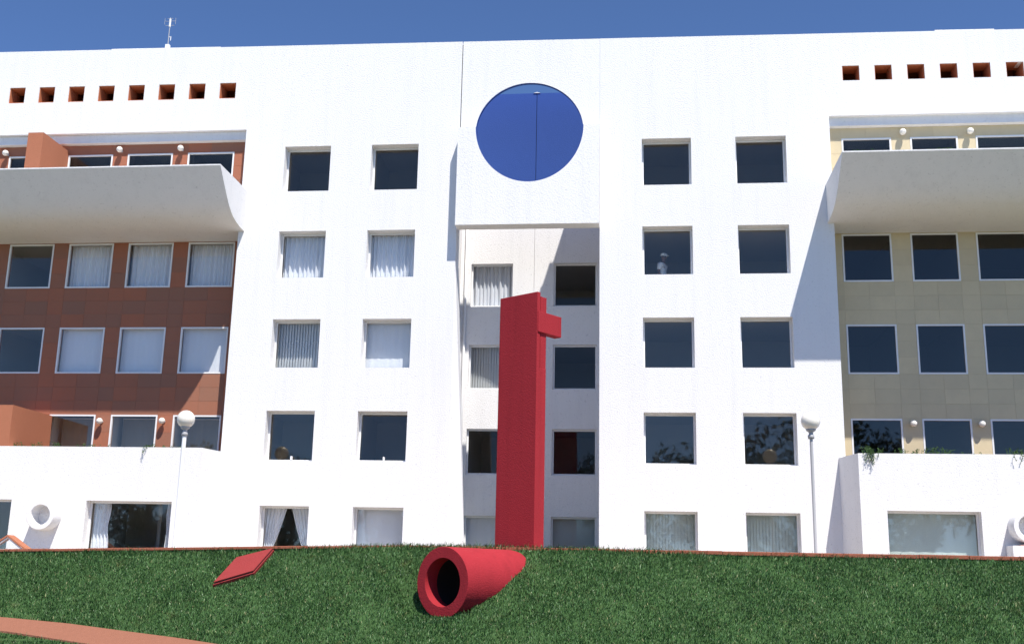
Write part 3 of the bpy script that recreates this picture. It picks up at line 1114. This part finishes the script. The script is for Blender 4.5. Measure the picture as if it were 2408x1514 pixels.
slab('frame', 0.0, -0.2, 0.08, 'hatch_red')
slab('gasket', 0.06, 0.07, 0.10, 'dark_metal')
slab('lid', 0.04, 0.10, 0.145, 'hatch_red')

# ------------------------------------------------------------------ small skylight and plinth on the terrace
sk = empty('gable_skylight', (-14.15, -4.0, -3.15))
tag(sk, 'small orange gabled skylight at the left picture edge', 'skylight')
hw, zr, ze = 0.52, 0.50, 0.18
build(MB().box(-hw, hw, 0, 0.26, 0, ze - 0.02), 'base', 'white_stucco', sk)
for s in (-1, 1):
    build(MB().prism([(0, zr + 0.05), (s * (hw + 0.06), ze), (s * (hw + 0.06), ze - 0.05), (0, zr)], 'y', -0.05, 0.30), 'roof_panel', 'orange_stucco', sk)
    build(MB().prism([(0, zr - 0.002), (s * hw, ze - 0.05), (s * hw - s * 0.06, ze - 0.05), (0, zr - 0.045)], 'y', -0.02, 0.02), 'trim', 'white_paint', sk)
build(MB().prism([(-hw + 0.05, ze - 0.04), (hw - 0.05, ze - 0.04), (0, zr - 0.04)], 'y', 0.0, 0.01), 'pane', 'window_glass', sk)

pl = empty('plinth', (14.3, -1.62, -3.15))
tag(pl, 'low white plinth under the round vent at the right edge', 'plinth')
o = build(MB().box(-0.62, 1.2, -0.28, 0.28, 0, 0.80), 'block', 'white_stucco', pl)
o = build(MB().box(-0.38, 1.1, -0.22, 0.22, 0.80, 0.825), 'tile_top', 'terracotta', pl)

# ------------------------------------------------------------------ roof antenna
an = empty('antenna', (-12.93, 0.25, 14.30))
tag(an, 'thin roof antenna mast with small crossbars above the left wing', 'antenna')
build(MB().tube([(0, 0, 0), (0, 0, 1.36)], [0.018, 0.012], 8), 'mast', 'grey_metal', an)
build(MB().box(-0.07, 0.07, -0.06, 0.06, 0.06, 0.30), 'box', 'white_paint', an)
for z, w in ((1.22, 0.20), (1.32, 0.10), (1.05, 0.16)):
    build(MB().tube([(-w, 0, z), (w, 0, z)], [0.007, 0.007], 6), 'crossbar', 'grey_metal', an)
for s in (-1, 1):
    build(MB().tube([(s * 0.20, 0, 1.10), (s * 0.20, 0, 1.34)], [0.006, 0.006], 6), 'tip', 'grey_metal', an)
build(MB().tube([(0, 0, 0.60), (0.09, -0.02, 0.60), (0.09, -0.02, 0.46)], [0.014, 0.014, 0.014], 6), 'bracket', 'white_paint', an)
build(MB().tube([(0, 0, 1.0), (0, 0, 1.3)], [0.035, 0.035], 8), 'radome', 'white_paint', an)


# ------------------------------------------------------------------ plants in the planters
def sprig(x, y, z, n, hang, spread, label, seed, up=0.12):
    rnd = random.Random(seed)
    o = empty('trailing_plant', (x, y, z))
    tag(o, label, 'plant', 'plants in the planters')
    stems, leaves = MB(), MB()
    for k in range(n):
        p = Vector((rnd.uniform(-spread, spread), rnd.uniform(0.0, 0.1), 0))
        pts = [p.copy()]
        L = rnd.uniform(0.4, 1.0)
        top = p + Vector((rnd.uniform(-0.08, 0.08), -0.03, up * rnd.uniform(0.5, 1.3)))
        pts.append(top)
        if rnd.random() < hang:
            q = top.copy()
            for s in range(5):
                q = q + Vector((rnd.uniform(-0.05, 0.03), -0.09 if s < 2 else -0.004, -0.03 if s == 0 else -0.11 * L))
                pts.append(q.copy())
        else:
            pts.append(top + Vector((rnd.uniform(-0.1, 0.1), rnd.uniform(-0.1, 0.05), 0.02)))
        stems.tube(pts, [0.006] * len(pts), 5)
        for a, b in zip(pts, pts[1:]):
            m = max(2, int((b - a).length / 0.022))
            for s in range(m):
                c = a.lerp(b, s / m) + Vector((rnd.uniform(-1, 1), rnd.uniform(-1, 0.5), rnd.uniform(-1, 1))) * 0.022
                d = Vector((rnd.uniform(-1, 1), rnd.uniform(-1, 1), rnd.uniform(-0.6, 1))).normalized() * rnd.uniform(0.03, 0.055)
                w = d.cross(Vector((rnd.uniform(-1, 1), rnd.uniform(-1, 1), rnd.uniform(-1, 1)))).normalized() * 0.013
                leaves.quad(c, c + d * 0.5 + w, c + d, c + d * 0.5 - w)
    build(stems, 'stem', 'leaf', o)
    build(leaves, 'leaves', 'leaf', o)


yp = -1.0
sprig(-15.5, yp, 0.15, 30, 0.0, 0.9, 'low green plants along the left planter beside the orange wall', 1, 0.16)
sprig(-13.5, yp, 0.15, 16, 0.0, 0.6, 'low green plants on left planter before the left pair of lamps', 12, 0.12)
sprig(-11.45, yp - 0.25, 0.17, 5, 0.6, 0.12, 'sprig hanging over the left planter wall', 2, 0.10)
sprig(-10.9, yp, 0.15, 12, 0.0, 0.5, 'low green plants on left planter behind the lamp post', 13, 0.10)
sprig(10.25, yp - 0.22, 0.17, 26, 0.45, 0.25, 'bushy plant trailing over the left end of the right planter', 3, 0.17)
sprig(11.3, yp, 0.16, 20, 0.05, 0.4, 'small fern on right planter near its first lamp', 4, 0.16)
sprig(12.1, yp, 0.16, 24, 0.0, 0.35, 'green fern on right planter below the first lamp', 5, 0.18)
sprig(12.9, yp, 0.15, 12, 0.1, 0.5, 'low plants on right planter between its two lamps', 14, 0.09)
sprig(14.25, yp - 0.2, 0.16, 18, 0.15, 0.3, 'small plant on right planter below the second lamp', 6, 0.17)
sprig(10.1, -2.55, 8.85, 12, 0.0, 0.3, 'bit of greenery over the left end of the right balcony', 7, 0.10)
sprig(12.35, -2.55, 8.85, 14, 0.0, 0.35, 'bit of greenery over the middle of the right balcony', 8, 0.11)


# ------------------------------------------------------------------ person behind the window
def person():
    fz = 5.15
    o = empty('person', (4.36, 1.05, fz))
    tag(o, 'person in white cap and shirt seen through an upper window', 'person')
    def skin_body(name, verts, edges, radii, mt, root=0, sub=2):
        me = bpy.data.meshes.new(name)
        me.from_pydata(verts, edges, [])
        ob = link(name, me, mt, o)
        ob.modifiers.new('skin', 'SKIN').use_smooth_shade = True
        sv = me.skin_vertices[0].data
        for k, rr in enumerate(radii):
            sv[k].radius = rr if isinstance(rr, tuple) else (rr, rr)
            sv[k].use_root = (k == root)
        s = ob.modifiers.new('sub', 'SUBSURF')
        s.levels = s.render_levels = sub
        return ob
    # one continuous body: pelvis, spine, neck, head, arms with fingers, legs; turned to the right
    V = [(0, 0, 0.95), (0, 0, 1.12), (0.0, 0, 1.30), (0.0, 0, 1.42), (0.02, 0, 1.50), (0.035, 0, 1.57), (0.05, 0, 1.66), (0.05, 0, 1.73)]
    R_ = [(0.13, 0.16), (0.12, 0.145), (0.125, 0.16), (0.11, 0.17), 0.055, 0.07, 0.093, 0.07]
    Ed = [(i, i + 1) for i in range(7)]
    for s in (-1, 1):
        i = len(V)
        V += [(-0.01, s * 0.19, 1.40), (-0.04, s * 0.23, 1.13), (0.05, s * 0.22, 0.90), (0.09, s * 0.215, 0.83)]
        R_ += [0.062, 0.047, 0.034, 0.032]
        Ed += [(3, i), (i, i + 1), (i + 1, i + 2), (i + 2, i + 3)]
        for f in range(4):
            j = len(V)
            V += [(0.11 + 0.01 * f, s * (0.185 + 0.018 * f), 0.77), (0.12 + 0.008 * f, s * (0.185 + 0.018 * f), 0.735 - 0.006 * (f == 1))]
            R_ += [0.009, 0.008]
            Ed += [(i + 3, j), (j, j + 1)]
        j = len(V)
        V += [(0.135, s * 0.19, 0.82), (0.155, s * 0.185, 0.785)]
        R_ += [0.010, 0.009]
        Ed += [(i + 3, j), (j, j + 1)]
        i = len(V)
        V += [(0.0, s * 0.10, 0.86), (0.01, s * 0.10, 0.48), (-0.02, s * 0.10, 0.09), (0.10, s * 0.11, 0.045)]
        R_ += [0.095, 0.062, 0.045, 0.040]
        Ed += [(0, i), (i, i + 1), (i + 1, i + 2), (i + 2, i + 3)]
    skin_body('body', V, Ed, R_, 'skin')
    # face details
    fb = MB()
    fb.prism([(0.135, 1.66), (0.165, 1.635), (0.135, 1.625)], 'y', -0.012, 0.012)
    for s in (-1, 1):
        fb.lathe([(0.0, -0.011), (0.010, -0.004), (0.010, 0.004), (0.0, 0.011)], (0.128, s * 0.034, 1.665), 10, Vector((1, 0, 0)))
        fb.box(0.03, 0.06, s * 0.09 - 0.012, s * 0.09 + 0.012, 1.625, 1.685)
    fb.box(0.12, 0.135, -0.025, 0.025, 1.594, 1.602)
    build(fb, 'face', 'skin', o)
    build(MB().lathe([(0.097, 0.0), (0.100, 0.03), (0.09, 0.07), (0.05, 0.10), (0.0, 0.105)], (0.035, 0, 1.66), 20), 'hair', 'hair', o, smooth=True)
    cap = MB().lathe([(0.112, 0.0), (0.114, 0.035), (0.10, 0.085), (0.06, 0.112), (0.0, 0.12)], (0.045, 0, 1.69), 24)
    cap.prism([(0.10, -0.085), (0.20, -0.05), (0.225, 0.0), (0.20, 0.05), (0.10, 0.085)], 'z', 1.692, 1.704)
    build(cap, 'cap', 'shirt', o, smooth=False)
    # shirt: torso and short sleeves
    VS = [(0, 0, 0.90), (0, 0, 1.12), (0.0, 0, 1.30), (0.0, 0, 1.42), (0.012, 0, 1.47)]
    RS = [(0.15, 0.175), (0.145, 0.165), (0.15, 0.18), (0.13, 0.185), 0.075]
    ES = [(0, 1), (1, 2), (2, 3), (3, 4)]
    for s in (-1, 1):
        i = len(VS)
        VS += [(-0.01, s * 0.20, 1.40), (-0.035, s * 0.235, 1.18)]
        RS += [0.085, 0.072]
        ES += [(3, i), (i, i + 1)]
    skin_body('shirt', VS, ES, RS, 'shirt')
    VT = [(0, 0, 0.95), (0, 0.10, 0.86), (0.01, 0.10, 0.48), (-0.02, 0.10, 0.10), (0, -0.10, 0.86), (0.01, -0.10, 0.48), (-0.02, -0.10, 0.10)]
    skin_body('trousers', VT, [(0, 1), (1, 2), (2, 3), (0, 4), (4, 5), (5, 6)], [(0.14, 0.165), 0.105, 0.075, 0.065, 0.105, 0.075, 0.065], 'trousers')
    o.rotation_euler = (0, 0, math.radians(-25))


person()


# ------------------------------------------------------------------ trees standing behind the viewer, mirrored in the glass
def tree_meshes(seed):
    rnd = random.Random(seed)
    tr = MB()
    tr.tube([(0, 0, 0), (0.1, 0, 2), (0.0, 0.1, 4.5), (0.1, 0, 8)], [0.38, 0.30, 0.24, 0.08], 8)
    cl = []
    for k in range(16):
        a, hh = rnd.uniform(0, 6.28), rnd.uniform(3.2, 9.6)
        rad = rnd.uniform(1.0, 3.6) * (1.15 - abs(hh - 6) / 7)
        c = Vector((rad * math.cos(a), rad * math.sin(a), hh))
        cl.append((c, rnd.uniform(1.1, 2.0)))
        tr.tube([(0, 0, max(2, hh - 2.5)), tuple(c * 0.55 + Vector((0, 0, hh * 0.4))), tuple(c)], [0.12, 0.07, 0.03], 5)
    N = 4200
    lv = MB()
    for k in range(N):
        c, rr = cl[k % len(cl)]
        d = Vector((rnd.gauss(0, 1), rnd.gauss(0, 1), rnd.gauss(0, 0.8))).normalized() * rr * rnd.uniform(0.5, 1.05)
        p = c + d
        u = Vector((rnd.uniform(-1, 1), rnd.uniform(-1, 1), rnd.uniform(-1, 1))).normalized() * 0.20
        w = u.cross(Vector((rnd.uniform(-1, 1), rnd.uniform(-1, 1), rnd.uniform(-1, 1)))).normalized() * 0.11
        i = len(lv.v)
        lv.v += [tuple(p - u), tuple(p + w), tuple(p + u), tuple(p - w)]
        lv.f.append((i, i + 1, i + 2, i + 3))
    lm = bpy.data.meshes.new('crown')
    lm.from_pydata(lv.v, [], lv.f)
    return tr.mesh('trunk'), lm


TM = [tree_meshes(3), tree_meshes(11)]
TREES = [(-38, -60, 1.20), (-27, -63, 1.05), (-17, -61, 1.22), (-7, -64, 1.1), (2, -59, 1.15), (9.5, -62, 1.28), (18, -60, 1.5), (28, -64, 1.3)]
for k, (x, y, s) in enumerate(TREES):
    o = empty('broadleaf_tree', (x, y, -5.62))
    tag(o, 'broadleaf tree across the lawn, mirrored faintly in the lower windows', 'tree', 'trees across the lawn')
    o.scale = (s, s, s * 1.05)
    o.rotation_euler = (0, 0, k * 1.3)
    tm, lm = TM[k % 2]
    link('trunk', tm, 'bark', o)
    link('crown', lm, 'tree_leaf', o)


# ------------------------------------------------------------------ grass blades
def grass():
    rng = np.random.default_rng(5)
    N = 430000
    x = rng.uniform(XL + 4.0, XR - 3.0, N)
    # denser towards the visible strip of bank
    y = rng.uniform(-9.2, -4.99, N)
    keep = ~on_path(x, y)
    # keep out of the tube and the hatch
    dx, dy = x + 1.22, y + 7.0
    t = dx * ax.x + dy * ax.y
    s = -dx * ax.y + dy * ax.x
    tube_top = -3.62 + np.sqrt(np.maximum(0.84 ** 2 - s ** 2, 0.0))
    in_tube = (t > -0.02) & (t < 2.58) & (np.abs(s) < 0.84)
    c = np.array(cor)
    ins = np.ones(N, bool)
    for k in range(4):
        a, b = c[k], c[(k + 1) % 4]
        ins &= ((b[0] - a[0]) * (y - a[1]) - (b[1] - a[1]) * (x - a[0])) > -0.02
    keep &= ~ins
    # uneven turf: thinner patches
    patch = np.sin(x * 1.7 + 0.6 * np.sin(y * 2.1)) * np.sin(y * 2.6 + x * 0.4) + 0.5 * np.sin(x * 5.1 + y * 3.3)
    keep &= rng.uniform(0, 1, N) < 0.86 + 0.14 * patch
    x, y, patch = x[keep], y[keep], patch[keep]
    n = len(x)
    bz = np.vectorize(bank_z)(x, y)
    free = ~(in_tube[keep] & (bz < tube_top[keep] - 0.02) & (bz > -3.62 - np.sqrt(np.maximum(0.84 ** 2 - s[keep] ** 2, 0.0)))) & (bz > -5.15 - 3 * (y < -8))
    x, y, bz, patch = x[free], y[free], bz[free], patch[free]
    n = len(x)
    h = rng.uniform(0.030, 0.080, n) * (1 + 0.10 * patch) * (1 + 0.9 * (rng.uniform(0, 1, n) > 0.985))
    h = np.where(y > -5.2, h * rng.uniform(0.8, 2.0, n), h)
    ang = rng.uniform(0, 2 * math.pi, n)
    wv = rng.uniform(0.005, 0.010, n)
    lean = rng.uniform(0.3, 1.3, n)
    la = rng.uniform(0, 2 * math.pi, n)
    ux, uy = np.cos(ang) * wv, np.sin(ang) * wv
    lx, ly = np.cos(la) * lean * h * 0.7 + 0.15 * h, np.sin(la) * lean * h * 0.7 - 0.35 * h
    v = np.empty((n, 5, 3), np.float32)
    v[:, 0] = np.stack([x - ux, y - uy, bz - 0.01], 1)
    v[:, 1] = np.stack([x + ux, y + uy, bz - 0.01], 1)
    v[:, 2] = np.stack([x + ux * 0.8 + lx * 0.35, y + uy * 0.8 + ly * 0.35, bz + h * 0.6], 1)
    v[:, 3] = np.stack([x - ux * 0.8 + lx * 0.35, y - uy * 0.8 + ly * 0.35, bz + h * 0.6], 1)
    v[:, 4] = np.stack([x + lx, y + ly, bz + h], 1)
    me = bpy.data.meshes.new('grass')
    me.vertices.add(n * 5)
    me.vertices.foreach_set('co', v.ravel())
    base = (np.arange(n) * 5)[:, None]
    loops = np.concatenate([base + np.array([[0, 1, 2, 3]]), base + np.array([[3, 2, 4]])], 1).astype(np.int32)
    me.loops.add(n * 7)
    me.loops.foreach_set('vertex_index', loops.ravel())
    me.polygons.add(n * 2)
    starts = np.stack([np.arange(n) * 7, np.arange(n) * 7 + 4], 1).astype(np.int32)
    me.polygons.foreach_set('loop_start', starts.ravel())
    me.update(calc_edges=True)
    me.validate()
    o = link('grass', me, 'grass_blade')
    tag(o, 'dense short green grass covering the bank', 'grass', kind='stuff')


grass()
